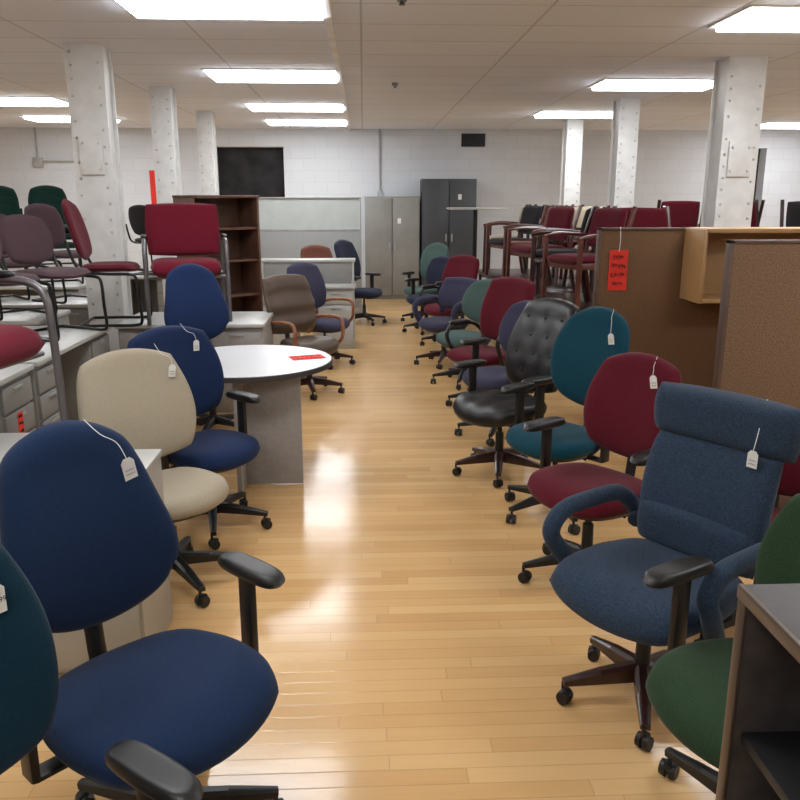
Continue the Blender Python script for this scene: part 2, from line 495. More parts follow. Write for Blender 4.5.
# ------------------------------------------------------------ guest chairs
def guest_metal(x, y, ang, z, fab, label):
    o = root('guest_chair', x, y, ang, label, 'chair', z=z, group='metal-framed guest chairs on desks')
    bm = bmesh.new()
    pad(bm, 0.56, 0.52, 0.13, lambda px, py, d, u, v: Vector((px, py - 0.01, 0.43 + d - 0.8 * max(0, -py - 0.12) ** 2)), 14, 0.1, 8)
    part('seat', finish(bm, 'seat', fab, 60), o)
    bm = bmesh.new()
    pad(bm, 0.6, 0.43, 0.08, lambda px, py, d, u, v: Vector((px, 0.24 + py * 0.2 - d - 0.25 * px * px, 0.72 + py)), 14, 0.1, 8)
    part('backrest', finish(bm, 'backrest', fab, 60), o)
    for s in (-1, 1):
        bm = bmesh.new()
        tube(bm, [(s * 0.315, -0.27, 0.0), (s * 0.315, -0.265, 0.2), (s * 0.315, -0.255, 0.45), (s * 0.315, -0.24, 0.585), (s * 0.315, -0.17, 0.645), (s * 0.315, 0, 0.655), (s * 0.315, 0.17, 0.65), (s * 0.315, 0.245, 0.59), (s * 0.315, 0.27, 0.4), (s * 0.315, 0.3, 0.0)], 0.0165, 10, 5)
        tube(bm, [(s * 0.315, 0.255, 0.56), (s * 0.29, 0.25, 0.7)], 0.01, 8, 0)
        f = part('side_frame', finish(bm, 'side_frame', CHROME), o)
        bm = bmesh.new()
        pad(bm, 0.05, 0.24, 0.03, lambda px, py, d, u, v: Vector((px + s * 0.315, py, 0.675 + d)), 10, 0.3)
        part('arm_pad', finish(bm, 'arm_pad', BLACK, 60), f)
    for yy in (-0.2, 0.265):
        bm = bmesh.new()
        tube(bm, [(-0.315, yy, 0.36), (0.315, yy, 0.36)], 0.012, 8, 0)
        part('crossbar', finish(bm, 'crossbar', CHROME), o)

def guest_sled(x, y, ang, z, fab, label, tall=0.86, frame=None):
    frame = frame or BLKTUBE
    o = root('guest_chair', x, y, ang, label, 'chair', z=z, group='sled-base guest chairs on desks')
    bm = bmesh.new()
    pad(bm, 0.46, 0.44, 0.06, lambda px, py, d, u, v: Vector((px, py, 0.445 + d - 0.9 * max(0, -py - 0.1) ** 2 + 0.15 * px * px)), 12, 0.3)
    part('seat', finish(bm, 'seat', fab, 60), o)
    bm = bmesh.new()
    hb = tall - 0.5
    pad(bm, 0.44, hb, 0.055, lambda px, py, d, u, v: Vector((px, 0.24 + py * 0.25 - d - 0.5 * px * px, 0.50 + hb / 2 + py)), 12, 0.36)
    part('backrest', finish(bm, 'backrest', fab, 60), o)
    for s in (-1, 1):
        bm = bmesh.new()
        xx = s * 0.235
        tube(bm, [(xx, 0.27, 0.66), (xx, 0.22, 0.5), (xx, 0.16, 0.43), (xx, 0.0, 0.41), (xx, -0.17, 0.405), (xx, -0.225, 0.37), (xx, -0.235, 0.2), (xx, -0.245, 0.05), (xx, -0.2, 0.012), (xx, 0.0, 0.012), (xx, 0.22, 0.012)], 0.012, 8, 5)
        part('sled_leg', finish(bm, 'sled_leg', frame), o)
    for yy, zz in ((0.22, 0.012), (0.1, 0.41)):
        bm = bmesh.new()
        tube(bm, [(-0.235, yy, zz), (0.235, yy, zz)], 0.011, 8, 0)
        part('crossbar', finish(bm, 'crossbar', frame), o)

def guest_wood(x, y, ang, z, fab, label, wood=None, tall=0.9):
    wood = wood or WOODRED
    o = root('guest_chair', x, y, ang, label, 'chair', z=z, group='wood-framed guest chairs on the tables')
    bm = bmesh.new()
    pad(bm, 0.5, 0.48, 0.095, lambda px, py, d, u, v: Vector((px, py - 0.01, 0.435 + d)), 12, 0.1, 8)
    part('seat', finish(bm, 'seat', fab, 60), o)
    bm = bmesh.new()
    hb = tall - 0.54
    pad(bm, 0.49, hb, 0.07, lambda px, py, d, u, v: Vector((px, 0.25 + py * 0.22 - d - 0.2 * px * px, 0.53 + hb / 2 + py)), 12, 0.1, 8)
    part('backrest', finish(bm, 'backrest', fab, 60), o)
    def mside():
        b2 = bmesh.new()
        taper(b2, (0, -0.23, 0.0), (0, -0.22, 0.62), 0.034, 0.04, 0.036, 0.042)
        tube(b2, [(0, 0.3, 0.0), (0, 0.25, 0.25), (0, 0.225, 0.45), (0, 0.26, 0.66), (0, 0.33, tall)], 0.021, 8, 4)
        tube(b2, [(0, -0.25, 0.63), (0, -0.1, 0.655), (0, 0.1, 0.65), (0, 0.26, 0.635)], 0.028, 8, 4, 0.6)
        taper(b2, (0, -0.22, 0.39), (0, 0.23, 0.39), 0.028, 0.055, 0.028, 0.055)
        return finish(b2, 'side_frame', wood)
    for s in (-1, 1):
        part('side_frame', cached(('gw', wood.name, tall), mside), o, (s * 0.275, 0, 0))
    def mrail():
        b2 = bmesh.new()
        box(b2, (0, 0, 0), (0.53, 0.022, 0.055), 0.003)
        return finish(b2, 'seat_rail', wood)
    for yy in (-0.21, 0.22):
        part('seat_rail', cached(('gwr', wood.name), mrail), o, (0, yy, 0.385))

DT = 0.74
guest_metal(-1.46, 6.72, 14, DT, RED, 'maroon padded armchair with grey steel tube frame standing on a desk')
guest_metal(-1.56, 2.97, 78, DT, RED, 'maroon padded armchair with grey steel frame on a grey desk')
guest_sled(-2.44, 5.48, 60, DT, PLUM, 'taupe fabric guest chair with black sled base on a desk')
guest_sled(-2.26, 5.97, 62, DT, PLUM, 'taupe fabric guest chair with black sled base on a desk corner')
guest_sled(-2.00, 6.50, 96, DT, MAROON, 'dark maroon guest chair with black sled base beside a steel column', tall=0.97)
guest_sled(-2.98, 6.95, 50, DT, PLUM, 'taupe fabric guest chair with black sled base on a further desk')
guest_sled(-3.68, 7.0, -150, DT, PLUM, 'taupe fabric guest chair turned backwards on a desk')
guest_sled(-2.92, 8.05, 60, DT, PLUM, 'taupe fabric guest chair with black sled base on a further desk', tall=0.93)
guest_sled(-3.62, 8.05, 40, DT, PLUM, 'taupe fabric guest chair with black sled base on a further desk', tall=0.9)
for gx, gy, ga, n in ((-3.60, 9.7, 25, 3), (-4.22, 9.75, 20, 3), (-4.85, 9.7, 20, 3)):
    for k in range(n):
        guest_sled(gx - 0.02 * k, gy + 0.03 * k, ga, DT + 0.1 * k, DGREEN, 'dark green sled-base guest chair stacked on a desk', tall=0.93)
guest_sled(-2.75, 10.9, 160, DT, CHAR, 'charcoal guest chair with sled base on a far desk', tall=0.9)

rows = [(2.00, 7.32, -70, MAROON, WOODRED), (1.95, 8.02, -108, CHAR, DARKWOOD), (1.93, 8.88, -72, MAROON, WOODRED), (1.93, 9.6, -100, RUST, DARKWOOD),
        (1.92, 10.45, -75, CHAR, WOODRED), (1.93, 11.15, -105, CREAM, DARKWOOD),
        (2.68, 7.3, 12, MAROON, WOODRED), (2.68, 8.08, 165, RED, WOODRED), (2.64, 8.9, 20, CREAM, DARKWOOD), (2.64, 9.65, 160, MAROON, WOODRED), (2.62, 10.5, 15, CHAR, DARKWOOD), (2.62, 11.2, 190, CREAM, WOODRED)]
CN = {'maroon_fabric': 'maroon', 'crimson_fabric': 'crimson', 'charcoal_fabric': 'charcoal', 'rust_tan_fabric': 'rust-brown', 'cream_vinyl': 'cream'}
for gx, gy, ga, f, w in rows:
    guest_wood(gx, gy, ga, DT, f, CN[f.name] + ' guest chair with ' + ('reddish' if w is WOODRED else 'dark') + ' wooden frame on a table', w)
for gx, gy, ga, f in [(4.1, 8.5, 10, MAROON), (4.85, 8.55, -10, CHAR), (5.6, 8.5, 10, MAROON), (3.95, 10.3, 175, MAROON), (4.65, 10.3, 185, CHAR)]:
    guest_wood(gx, gy, ga, DT, f, ('charcoal' if f is CHAR else 'maroon') + ' guest chair with dark frame on a back table', DARKWOOD, 0.96)

# ------------------------------------------------------------ furniture
def desk(x, y, ang, w, d, h, top, body, label, peds=(1, 1), modesty=True):
    o = root('desk', x, y, ang, label, 'desk')
    bm = bmesh.new()
    box(bm, (0, 0, h - 0.016), (w, d, 0.032), 0.006)
    part('desktop', finish(bm, 'desktop', top), o)
    pw = min(0.42, w / 2 - 0.03)
    for s, on in ((-1, peds[0]), (1, peds[1])):
        cx = s * (w / 2 - pw / 2 - 0.015)
        if on:
            bm = bmesh.new()
            box(bm, (0, 0.01, (h - 0.032) / 2), (pw, d - 0.06, h - 0.034), 0.004)
            p = part('pedestal', finish(bm, 'pedestal', body), o, (cx, 0, 0))
            hs = [0.30, 0.16, 0.16]
            zz = 0.05
            for k, hh in enumerate(hs):
                bm = bmesh.new()
                box(bm, (0, 0, 0), (pw - 0.03, 0.022, hh - 0.012), 0.004)
                dr = part('drawer', finish(bm, 'drawer', body), p, (0, -(d - 0.06) / 2 - 0.0, zz + hh / 2))
                bm = bmesh.new()
                box(bm, (0, -0.014, hh / 2 - 0.035), (0.12, 0.012, 0.02), 0.003)
                part('handle', finish(bm, 'handle', SILVER), dr)
                zz += hh + 0.006
        else:
            bm = bmesh.new()
            box(bm, (s * (w / 2 - 0.03), 0, (h - 0.032) / 2), (0.025, d - 0.06, h - 0.034), 0.003)
            part('side_panel', finish(bm, 'side_panel', body), o)
    if modesty:
        bm = bmesh.new()
        box(bm, (0, d / 2 - 0.06, (h + 0.1) / 2), (w - 0.1, 0.02, h - 0.14), 0.003)
        part('modesty_panel', finish(bm, 'modesty_panel', body), o)
    return o

desk(-2.37, 4.10, 90, 1.48, 0.75, DT, GREYTOP, GREYMET, 'grey steel desk with drawers and pale laminate top')
desk(-2.37, 5.63, 90, 1.48, 0.75, DT, GREYTOP, GREYMET, 'grey steel desk with drawers holding guest chairs')
desk(-1.39, 6.76, 0, 1.18, 0.75, DT, GREYTOP, GREYPAN, 'grey laminate desk with drawers holding a maroon chair')
desk(-1.78, 2.98, 0, 0.98, 0.72, DT, GREYTOP, GREYMET, 'grey steel desk under a maroon armchair')
desk(-3.35, 6.98, 0, 1.4, 0.72, DT, GREYTOP, GREYMET, 'grey desk carrying taupe guest chairs')
desk(-3.3, 8.08, 0, 1.5, 0.75, DT, GREYTOP, GREYMET, 'grey desk further back carrying taupe guest chairs')
desk(-4.2, 9.7, 0, 1.9, 0.75, DT, GREYTOP, GREYMET, 'grey desk carrying stacks of dark green guest chairs')
desk(-2.9, 10.9, 0, 1.3, 0.75, DT, GREYTOP, GREYMET, 'grey desk carrying a charcoal guest chair')
desk(-0.66, 9.55, 0, 1.12, 0.6, DT, GREYTOP, GREYTOP, 'pale grey laminate workstation desk with drawers')

o = root('pedestal_cabinet', -1.03, 2.86, 0, 'putty-coloured metal pedestal cabinet behind a blue chair', 'cabinet')
bm = bmesh.new(); box(bm, (0, 0, 0.365), (0.44, 0.40, 0.71), 0.006); body = part('body', finish(bm, 'body', PUTTY), o)
bm = bmesh.new(); box(bm, (0, 0, 0.732), (0.45, 0.42, 0.025), 0.006); part('cabinet_top', finish(bm, 'cabinet_top', GREYTOP), o)
for zc_, hh in ((0.19, 0.3), (0.43, 0.16), (0.61, 0.16)):
    bm = bmesh.new(); box(bm, (0, 0, 0), (0.41, 0.02, hh), 0.004)
    dr = part('drawer', finish(bm, 'drawer', PUTTY), o, (0, -0.208, zc_))
    bm = bmesh.new(); box(bm, (0, -0.014, hh / 2 - 0.03), (0.12, 0.012, 0.02), 0.003); part('handle', finish(bm, 'handle', SILVER), dr)

o = root('counter_hutch', -0.66, 9.68, 0, 'pale grey counter-height hutch standing on the workstation desk', 'hutch', z=DT)
bm = bmesh.new(); box(bm, (0, 0, 0.265), (1.12, 0.3, 0.03), 0.004); part('shelf_top', finish(bm, 'shelf_top', GREYTOP), o)
bm = bmesh.new(); box(bm, (0, -0.13, 0.125), (1.03, 0.015, 0.25), 0.003); part('front_panel', finish(bm, 'front_panel', GREYMET), o)
for s in (-1, 1):
    bm = bmesh.new(); box(bm, (s * 0.53, 0, 0.125), (0.025, 0.28, 0.25), 0.003); part('upright', finish(bm, 'upright', GREYTOP), o)

# round table
o = root('round_table', -0.73, 4.90, 0, 'round white laminate table with dark edge on grey panel base', 'table')
bm = bmesh.new(); cyl(bm, (0, 0, 0.712), (0, 0, 0.742), 0.525, 0.525, 72); part('tabletop', finish(bm, 'tabletop', WHITELAM), o)
bm = bmesh.new()
ringp = [(0.53 * math.cos(2 * math.pi * k / 72), 0.53 * math.sin(2 * math.pi * k / 72)) for k in range(72)]
va = [[bm.verts.new((a * f, b * f, zz)) for a, b in ringp] for f, zz in ((1, 0.712), (1, 0.741), (0.985, 0.743), (0.985, 0.710))]
for q in range(4):
    r0, r1 = va[q], va[(q + 1) % 4]
    for k in range(72):
        bm.faces.new((r0[k], r0[(k + 1) % 72], r1[(k + 1) % 72], r1[k]))
part('edge_band', finish(bm, 'edge_band', EDGE), o)
bm = bmesh.new(); box(bm, (0.16, -0.22, 0.36), (0.37, 0.028, 0.70), 0.003); part('base_panel', finish(bm, 'base_panel', GREYPAN), o)
bm = bmesh.new(); box(bm, (-0.01, 0.0, 0.36), (0.028, 0.86, 0.70), 0.003); part('base_panel', finish(bm, 'base_panel', GREYPAN), o)

def scribble(bm, w, h, rows, y=0.0, r=0.0015):
    for k in range(rows):
        zc = h * 0.36 - k * h * 0.72 / max(1, rows - 1)
        a = h / rows * random.uniform(0.22, 0.34)
        ww = w * random.uniform(0.5, 0.85)
        x = -ww / 2
        tilt = random.uniform(-0.1, 0.12)
        while x < ww / 2 - 0.04 * w:
            l = random.uniform(0.1, 0.2) * w
            zz = zc + x * tilt
            pts = [(x, y, zz - a * random.uniform(0.5, 1)), (x + l * 0.3, y, zz + a * random.uniform(0.4, 1)), (x + l * 0.55, y, zz - a * random.uniform(0, 1)), (x + l * 0.8, y, zz + a * random.uniform(-0.3, 1))]
            tube(bm, pts, r, 4, 4)
            x += l * 1.1

o = root('paper_sign', -0.36, 4.95, 20, 'orange-red paper price sign lying on the round table', 'sign', z=0.7435)
bm = bmesh.new(); box(bm, (0, 0, 0.0008), (0.21, 0.13, 0.0014)); c_ = part('paper_sheet', finish(bm, 'paper_sheet', REDP), o)
bm = bmesh.new(); scribble(bm, 0.2, 0.1, 2, 0, 0.0015)
part('handwriting', finish(bm, 'handwriting', INK), c_, (0, 0, 0.002), (R(-90), 0, 0))

def bookcase(name, x, y, ang, w, d, h, m, inner, label, shelves, frame=None, z=0):
    o = root(name, x, y, ang, label, 'bookcase', z=z)
    t = 0.025
    bm = bmesh.new()
    box(bm, (-(w - t) / 2, 0, h / 2), (t, d, h), 0.002)
    box(bm, ((w - t) / 2, 0, h / 2), (t, d, h), 0.002)
    box(bm, (0, 0, 0.04), (w - 2 * t, d - 0.03, 0.08), 0.002)
    part('carcass', finish(bm, 'carcass', m), o)
    bm = bmesh.new(); box(bm, (0, 0, h + t / 2), (w + 0.01, d + 0.01, t), 0.004); part('top_board', finish(bm, 'top_board', m), o)
    bm = bmesh.new(); box(bm, (0, d / 2 - 0.008, h / 2), (w - 2 * t, 0.012, h - 0.002)); part('back_board', finish(bm, 'back_board', inner), o)
    for zz in shelves:
        bm = bmesh.new(); box(bm, (0, 0, zz), (w - 2 * t, d - 0.03, 0.022), 0.002); part('shelf', finish(bm, 'shelf', inner if frame else m), o)
    if frame:
        bm = bmesh.new()
        for s in (-1, 1):
            box(bm, (s * (w - t) / 2, -d / 2 - 0.004, h / 2), (t + 0.004, 0.008, h), 0.002)
        box(bm, (0, -d / 2 - 0.004, h + t / 2), (w + 0.01, 0.012, t + 0.004), 0.003)
        part('front_trim', finish(bm, 'front_trim', frame), o)
    return o
bookcase('bookcase', -1.46, 8.3, 42, 0.76, 0.36, 1.72, BOOKWOOD, BOOKWOOD, 'tall muted brown wooden bookcase with open shelves', (0.4, 0.75, 1.1, 1.42))
bookcase('bookcase', 0.885, 0.88, -90, 0.92, 0.36, 0.975, SHELFD, SHELFI, 'low dark open bookcase with bronze edge trim', (0.1, 0.40, 0.69), frame=SHELFE)

def partition(x, y, ang, w, h, fab, trim, label, glass=False):
    o = root('office_partition', x, y, ang, label, 'partition')
    zt = 1.25 if glass else h - 0.02
    bm = bmesh.new(); box(bm, (0, 0, (0.08 + zt) / 2), (w - 0.04, 0.05, zt - 0.08), 0.004); part('fabric_panel', finish(bm, 'fabric_panel', fab), o)
    bm = bmesh.new()
    for s in (-1, 1):
        box(bm, (s * (w / 2 - 0.012), 0, h / 2), (0.024, 0.058, h), 0.004)
    box(bm, (0, 0, h - 0.01), (w, 0.058, 0.02), 0.004)
    box(bm, (0, 0, 0.05), (w - 0.03, 0.055, 0.09), 0.004)
    if glass:
        box(bm, (0, 0, 1.26), (w - 0.04, 0.055, 0.03), 0.003)
    part('frame', finish(bm, 'frame', trim), o)
    if glass:
        bm = bmesh.new(); box(bm, (0, 0, (1.27 + h - 0.02) / 2), (w - 0.06, 0.012, h - 1.29)); part('glass_pane', finish(bm, 'glass_pane', GLASS), o)
    return o
GREYFAB = fabric('pale_grey_fabric', (150, 152, 152), 0.06)
partition(-0.83, 12.3, 0, 1.60, 1.74, GREYFAB, SILVER, 'pale grey office partition with frosted glass upper pane', True)
partition(2.55, 6.0, 0, 1.62, 1.5, BROWNFAB, BRTRIM, 'brown fabric cubicle partition with red paper tag')
partition(2.63, 4.12, 0, 1.5, 1.5, TAUPEFAB, BRTRIM, 'taupe brown fabric cubicle partition with dark trim')
partition(3.42, 5.05, 90, 1.75, 1.5, BROWNFAB, BRTRIM, 'brown fabric cubicle partition closing the side')
o = root('overhead_shelf', 2.88, 5.79, 0, 'light oak open shelf unit mounted on the brown partition', 'shelf', z=0.98)
bm = bmesh.new()
for s in (-1, 1):
    box(bm, (s * 0.48, 0, 0.26), (0.025, 0.36, 0.52), 0.002)
box(bm, (0, 0.17, 0.26), (0.94, 0.015, 0.52))
part('carcass', finish(bm, 'carcass', OAK), o)
for zz in (0.02, 0.51):
    bm = bmesh.new(); box(bm, (0, -0.01, zz), (0.935, 0.36, 0.03), 0.002); part('shelf', finish(bm, 'shelf', OAK), o)

o = root('paper_tag', 1.90, 5.965, 0, 'orange-red paper tag with black handwriting on the brown partition', 'sign', z=1.19)
bm = bmesh.new(); box(bm, (0, 0, 0), (0.14, 0.002, 0.30)); c_ = part('paper_sheet', finish(bm, 'paper_sheet', REDP), o)
bm = bmesh.new(); scribble(bm, 0.13, 0.27, 4, -0.003, 0.0017); part('handwriting', finish(bm, 'handwriting', INK), c_)
bm = bmesh.new(); tube(bm, [(0, -0.002, 0.14), (0.004, -0.004, 0.22), (0, 0.0, 0.315)], 0.0025, 5, 4); part('tag_string', finish(bm, 'tag_string', WHITEP), o)
o = root('paper_tag', -1.955, 4.47, 90, 'orange-red paper tag hanging from a desk drawer', 'sign', z=0.47)
bm = bmesh.new(); box(bm, (0, 0, 0), (0.07, 0.002, 0.13)); c_ = part('paper_sheet', finish(bm, 'paper_sheet', REDP), o)
bm = bmesh.new(); scribble(bm, 0.065, 0.12, 3, -0.002, 0.0012); part('handwriting', finish(bm, 'handwriting', INK), c_)

def table(x, y, w, d, h, m, label, legm=None):
    o = root('table', x, y, 0, label, 'table', group='tables carrying guest chairs')
    bm = bmesh.new(); box(bm, (0, 0, h - 0.018), (w, d, 0.036), 0.006); part('tabletop', finish(bm, 'tabletop', m), o)
    for a in (-1, 1):
        for b in (-1, 1):
            bm = bmesh.new(); cyl(bm, (0, 0, 0), (0, 0, h - 0.036), 0.022, 0.025, 12)
            part('leg', finish(bm, 'leg', legm or m), o, (a * (w / 2 - 0.07), b * (d / 2 - 0.07), 0))
    for b in (-1, 1):
        bm = bmesh.new()
        box(bm, (0, b * (d / 2 - 0.07), h - 0.075), (w - 0.16, 0.02, 0.08))
        part('apron', finish(bm, 'apron', m), o)
for ty in (7.72, 9.27, 10.82):
    table(2.28, ty, 1.36, 1.5, DT, DARKWOOD, 'dark mahogany conference table holding guest chairs')
table(4.85, 8.55, 2.3, 0.8, DT, DARKWOOD, 'dark wooden table holding guest chairs by a column')
table(4.3, 10.3, 1.5, 0.8, DT, DARKWOOD, 'dark wooden table holding guest chairs')
o = root('bar_table', 1.75, 12.75, 0, 'tall pedestal table with pale grey top', 'table')
bm = bmesh.new(); box(bm, (0, 0, 1.57), (0.85, 0.7, 0.03), 0.008); part('tabletop', finish(bm, 'tabletop', GREYTOP), o)
bm = bmesh.new(); cyl(bm, (0, 0, 0.02), (0, 0, 1.555), 0.035, 0.035, 16); part('post', finish(bm, 'post', BLKTUBE), o)
bm = bmesh.new(); cyl(bm, (0, 0, 0), (0, 0, 0.03), 0.28, 0.24, 32); part('foot_plate', finish(bm, 'foot_plate', BLKTUBE), o)

def metal_cabinet(x, y, w, d, h, m, label):
    o = root('storage_cabinet', x, y, 0, label, 'cabinet')
    bm = bmesh.new(); box(bm, (0, 0.01, h / 2), (w, d - 0.02, h), 0.006); part('body', finish(bm, 'body', m), o)
    for s in (-1, 1):
        bm = bmesh.new(); box(bm, (0, 0, 0), (w / 2 - 0.016, 0.02, h - 0.1), 0.005)
        dr = part('door', finish(bm, 'door', m), o, (s * (w / 4), -d / 2, h / 2 + 0.02))
        bm = bmesh.new(); box(bm, (-s * (w / 4 - 0.05), -0.02, 0.02), (0.022, 0.022, 0.13), 0.005); part('handle', finish(bm, 'handle', SILVER), dr)
metal_cabinet(0.50, 14.35, 0.94, 0.5, 1.76, CABGREY, 'light grey steel two-door storage cabinet against the wall')
metal_cabinet(1.48, 14.35, 0.94, 0.5, 2.05, CABDARK, 'dark grey steel two-door storage cabinet against the wall')
for tx, tz in ((0.62, 1.35), (1.66, 1.75)):
    o = root('cabinet_tag', tx, 14.085, 0, 'small white paper tag on a steel storage cabinet door', 'price tag', z=tz)
    bm = bmesh.new(); box(bm, (0, 0, 0), (0.06, 0.003, 0.09)); part('card', finish(bm, 'card', WHITEP), o)

# ------------------------------------------------------------ structural columns
H = 2.9
def column(x, y, w, d, label, collar):
    o = root('steel_column', x, y, 0, label, 'column', group='white steel columns in two rows')
    bm = bmesh.new()
    box(bm, (0, 0, H / 2), (w - 0.08, d - 0.03, H))
    for s in (-1, 1):
        box(bm, (0, s * (d / 2 - 0.01), H / 2), (w, 0.02, H), 0.003)
        box(bm, (s * (w / 2 - 0.035), 0, H / 2), (0.02, d - 0.03, H))
    box(bm, (0, 0, 0.03), (w + 0.08, d + 0.08, 0.06), 0.004)
    part('shaft', finish(bm, 'shaft', COLWHITE), o)
    bm = bmesh.new()
    for s in (-1, 1):
        z = 0.2
        while z < H - 0.05:
            xx = w / 2 - 0.04 + random.uniform(-0.004, 0.004)
            cyl(bm, (s * xx, -d / 2 + 0.002, z), (s * xx, -d / 2 - 0.013, z), 0.014, 0.008, 8)
            z += random.choice((0.1, 0.13, 0.13, 0.19))
    r = part('rivets', finish(bm, 'rivets', RIVET), o)
    r['kind'] = 'stuff'
    if collar:
        bm = bmesh.new()
        box(bm, (0, -d / 2 - 0.014, 2.05), (w * 0.62, 0.02, 0.3), 0.003)
        for a in (-1, 1):
            for b in (-1, 1):
                cyl(bm, (a * w * 0.22, -d / 2 - 0.02, 2.05 + b * 0.1), (a * w * 0.22, -d / 2 - 0.04, 2.05 + b * 0.1), 0.016, 0.01, 8)
        part('bolted_plate', finish(bm, 'bolted_plate', COLWHITE), o)
for cy, w in ((7.04, 0.30), (9.5, 0.23), (12.0, 0.21)):
    column(-2.20, cy, w, 0.26, 'white painted riveted steel column' + (' with bolted plate behind desks' if cy < 8 else ''), cy < 8)
for cy, w in ((7.4, 0.34), (10.35, 0.25), (12.95, 0.25)):
    column(3.33 if cy < 8 else 3.27, cy, w, 0.30, 'white painted riveted steel column' + (' with bolted plate beside cubicle panels' if cy == 7.4 else ''), cy == 7.4)

# ------------------------------------------------------------ room
def struct(o):
    o['kind'] = 'structure'
    return o
XL, XR, YF, YB = -9.0, 9.0, -3.0, 14.7

fm = bpy.data.materials.new('maple_strip_floor'); fm.use_nodes = True
nt = fm.node_tree; N, L = nt.nodes, nt.links; b = N['Principled BSDF']
def math_node(op, a=None, bb=None):
    n = N.new('ShaderNodeMath'); n.operation = op
    for i, v in enumerate((a, bb)):
        if v is None: continue
        if isinstance(v, (int, float)): n.inputs[i].default_value = v
        else: L.new(v, n.inputs[i])
    return n.outputs[0]
tc = N.new('ShaderNodeTexCoord'); sp = N.new('ShaderNodeSeparateXYZ'); L.new(tc.outputs['Object'], sp.inputs[0])
PW, PL = 0.068, 1.3
ry = math_node('DIVIDE', sp.outputs['Y'], PW)
row = math_node('FLOOR', ry)
wn = N.new('ShaderNodeTexWhiteNoise'); wn.noise_dimensions = '1D'; L.new(row, wn.inputs['W'])
rx = math_node('ADD', math_node('DIVIDE', sp.outputs['X'], PL), math_node('MULTIPLY', wn.outputs['Value'], 7.3))
bd = math_node('FLOOR', rx)
cmb = N.new('ShaderNodeCombineXYZ'); L.new(row, cmb.inputs[0]); L.new(bd, cmb.inputs[1])
wn2 = N.new('ShaderNodeTexWhiteNoise'); wn2.noise_dimensions = '2D'; L.new(cmb.outputs[0], wn2.inputs['Vector'])
mp = N.new('ShaderNodeMapping'); mp.inputs['Scale'].default_value = (1.5, 26, 1); L.new(tc.outputs['Object'], mp.inputs[0])
nz = N.new('ShaderNodeTexNoise'); nz.inputs['Scale'].default_value = 2.2; nz.inputs['Detail'].default_value = 6; L.new(mp.outputs[0], nz.inputs['Vector'])
f = math_node('ADD', math_node('MULTIPLY', wn2.outputs['Value'], 0.7), math_node('MULTIPLY', nz.outputs['Fac'], 0.4))
cr = N.new('ShaderNodeValToRGB'); L.new(f, cr.inputs['Fac'])
e = cr.color_ramp.elements
e[0].position = 0.05; e[0].color = lin((200, 156, 104))
e[1].position = 0.95; e[1].color = lin((216, 178, 126))
em = cr.color_ramp.elements.new(0.5); em.color = lin((209, 168, 115))
fy = math_node('FRACT', ry); fx = math_node('FRACT', rx)
dy = math_node('MINIMUM', fy, math_node('SUBTRACT', 1.0, fy))
dx = math_node('MINIMUM', fx, math_node('SUBTRACT', 1.0, fx))
gap = math_node('MINIMUM', math_node('MULTIPLY', dy, 1.0), math_node('MULTIPLY', dx, PL / PW))
gm = N.new('ShaderNodeMapRange'); L.new(gap, gm.inputs['Value']); gm.inputs['From Min'].default_value = 0.010; gm.inputs['From Max'].default_value = 0.04
gm.inputs['To Min'].default_value = 0.78; gm.inputs['To Max'].default_value = 1.0
mx = N.new('ShaderNodeMix'); mx.data_type = 'RGBA'; mx.blend_type = 'MULTIPLY'; mx.inputs['Factor'].default_value = 1.0
L.new(cr.outputs['Color'], mx.inputs['A']); L.new(gm.outputs[0], mx.inputs['B'])
L.new(mx.outputs['Result'], b.inputs['Base Color'])
b.inputs['Roughness'].default_value = 0.16
b.inputs['Specular IOR Level'].default_value = 0.4
nw = N.new('ShaderNodeTexNoise'); nw.inputs['Scale'].default_value = 6.0; nw.inputs['Detail'].default_value = 2; L.new(tc.outputs['Object'], nw.inputs['Vector'])
bp = N.new('ShaderNodeBump'); bp.inputs['Strength'].default_value = 0.3; bp.inputs['Distance'].default_value = 0.002
hsum = math_node('ADD', math_node('ADD', gm.outputs[0], math_node('MULTIPLY', wn2.outputs['Value'], 0.5)), math_node('MULTIPLY', nw.outputs['Fac'], 1.6))
L.new(hsum, bp.inputs['Height']); L.new(bp.outputs['Normal'], b.inputs['Normal'])

bm = bmesh.new(); box(bm, ((XL + XR) / 2, (YF + YB) / 2, -0.05), (XR - XL + 0.4, YB - YF + 0.4, 0.1))
struct(part('floor', finish(bm, 'floor', fm), None))

cm = bpy.data.materials.new('ceiling_tiles'); cm.use_nodes = True
N, L = cm.node_tree.nodes, cm.node_tree.links; b = N['Principled BSDF']
tc = N.new('ShaderNodeTexCoord'); br = N.new('ShaderNodeTexBrick'); L.new(tc.outputs['Object'], br.inputs['Vector'])
br.offset = 0.0; br.inputs['Scale'].default_value = 1.0; br.inputs['Brick Width'].default_value = 1.22; br.inputs['Row Height'].default_value = 0.61
br.inputs['Mortar Size'].default_value = 0.009; br.inputs['Mortar Smooth'].default_value = 0.3
br.inputs['Color1'].default_value = lin((228, 235, 248)); br.inputs['Color2'].default_value = lin((223, 230, 243)); br.inputs['Mortar'].default_value = lin((190, 194, 202))
L.new(br.outputs['Color'], b.inputs['Base Color']); b.inputs['Roughness'].default_value = 0.85; b.inputs['Specular IOR Level'].default_value = 0.2
bm = bmesh.new(); box(bm, ((XL + XR) / 2, (YF + YB) / 2, H + 0.05), (XR - XL + 0.4, YB - YF + 0.4, 0.1))
struct(part('ceiling', finish(bm, 'ceiling', cm), None))
bm = bmesh.new(); box(bm, (-0.22, (YF + YB) / 2, H - 0.012), (0.05, YB - YF - 0.02, 0.024))
struct(part('trim_1', finish(bm, 'trim_1', TRIMW), None))

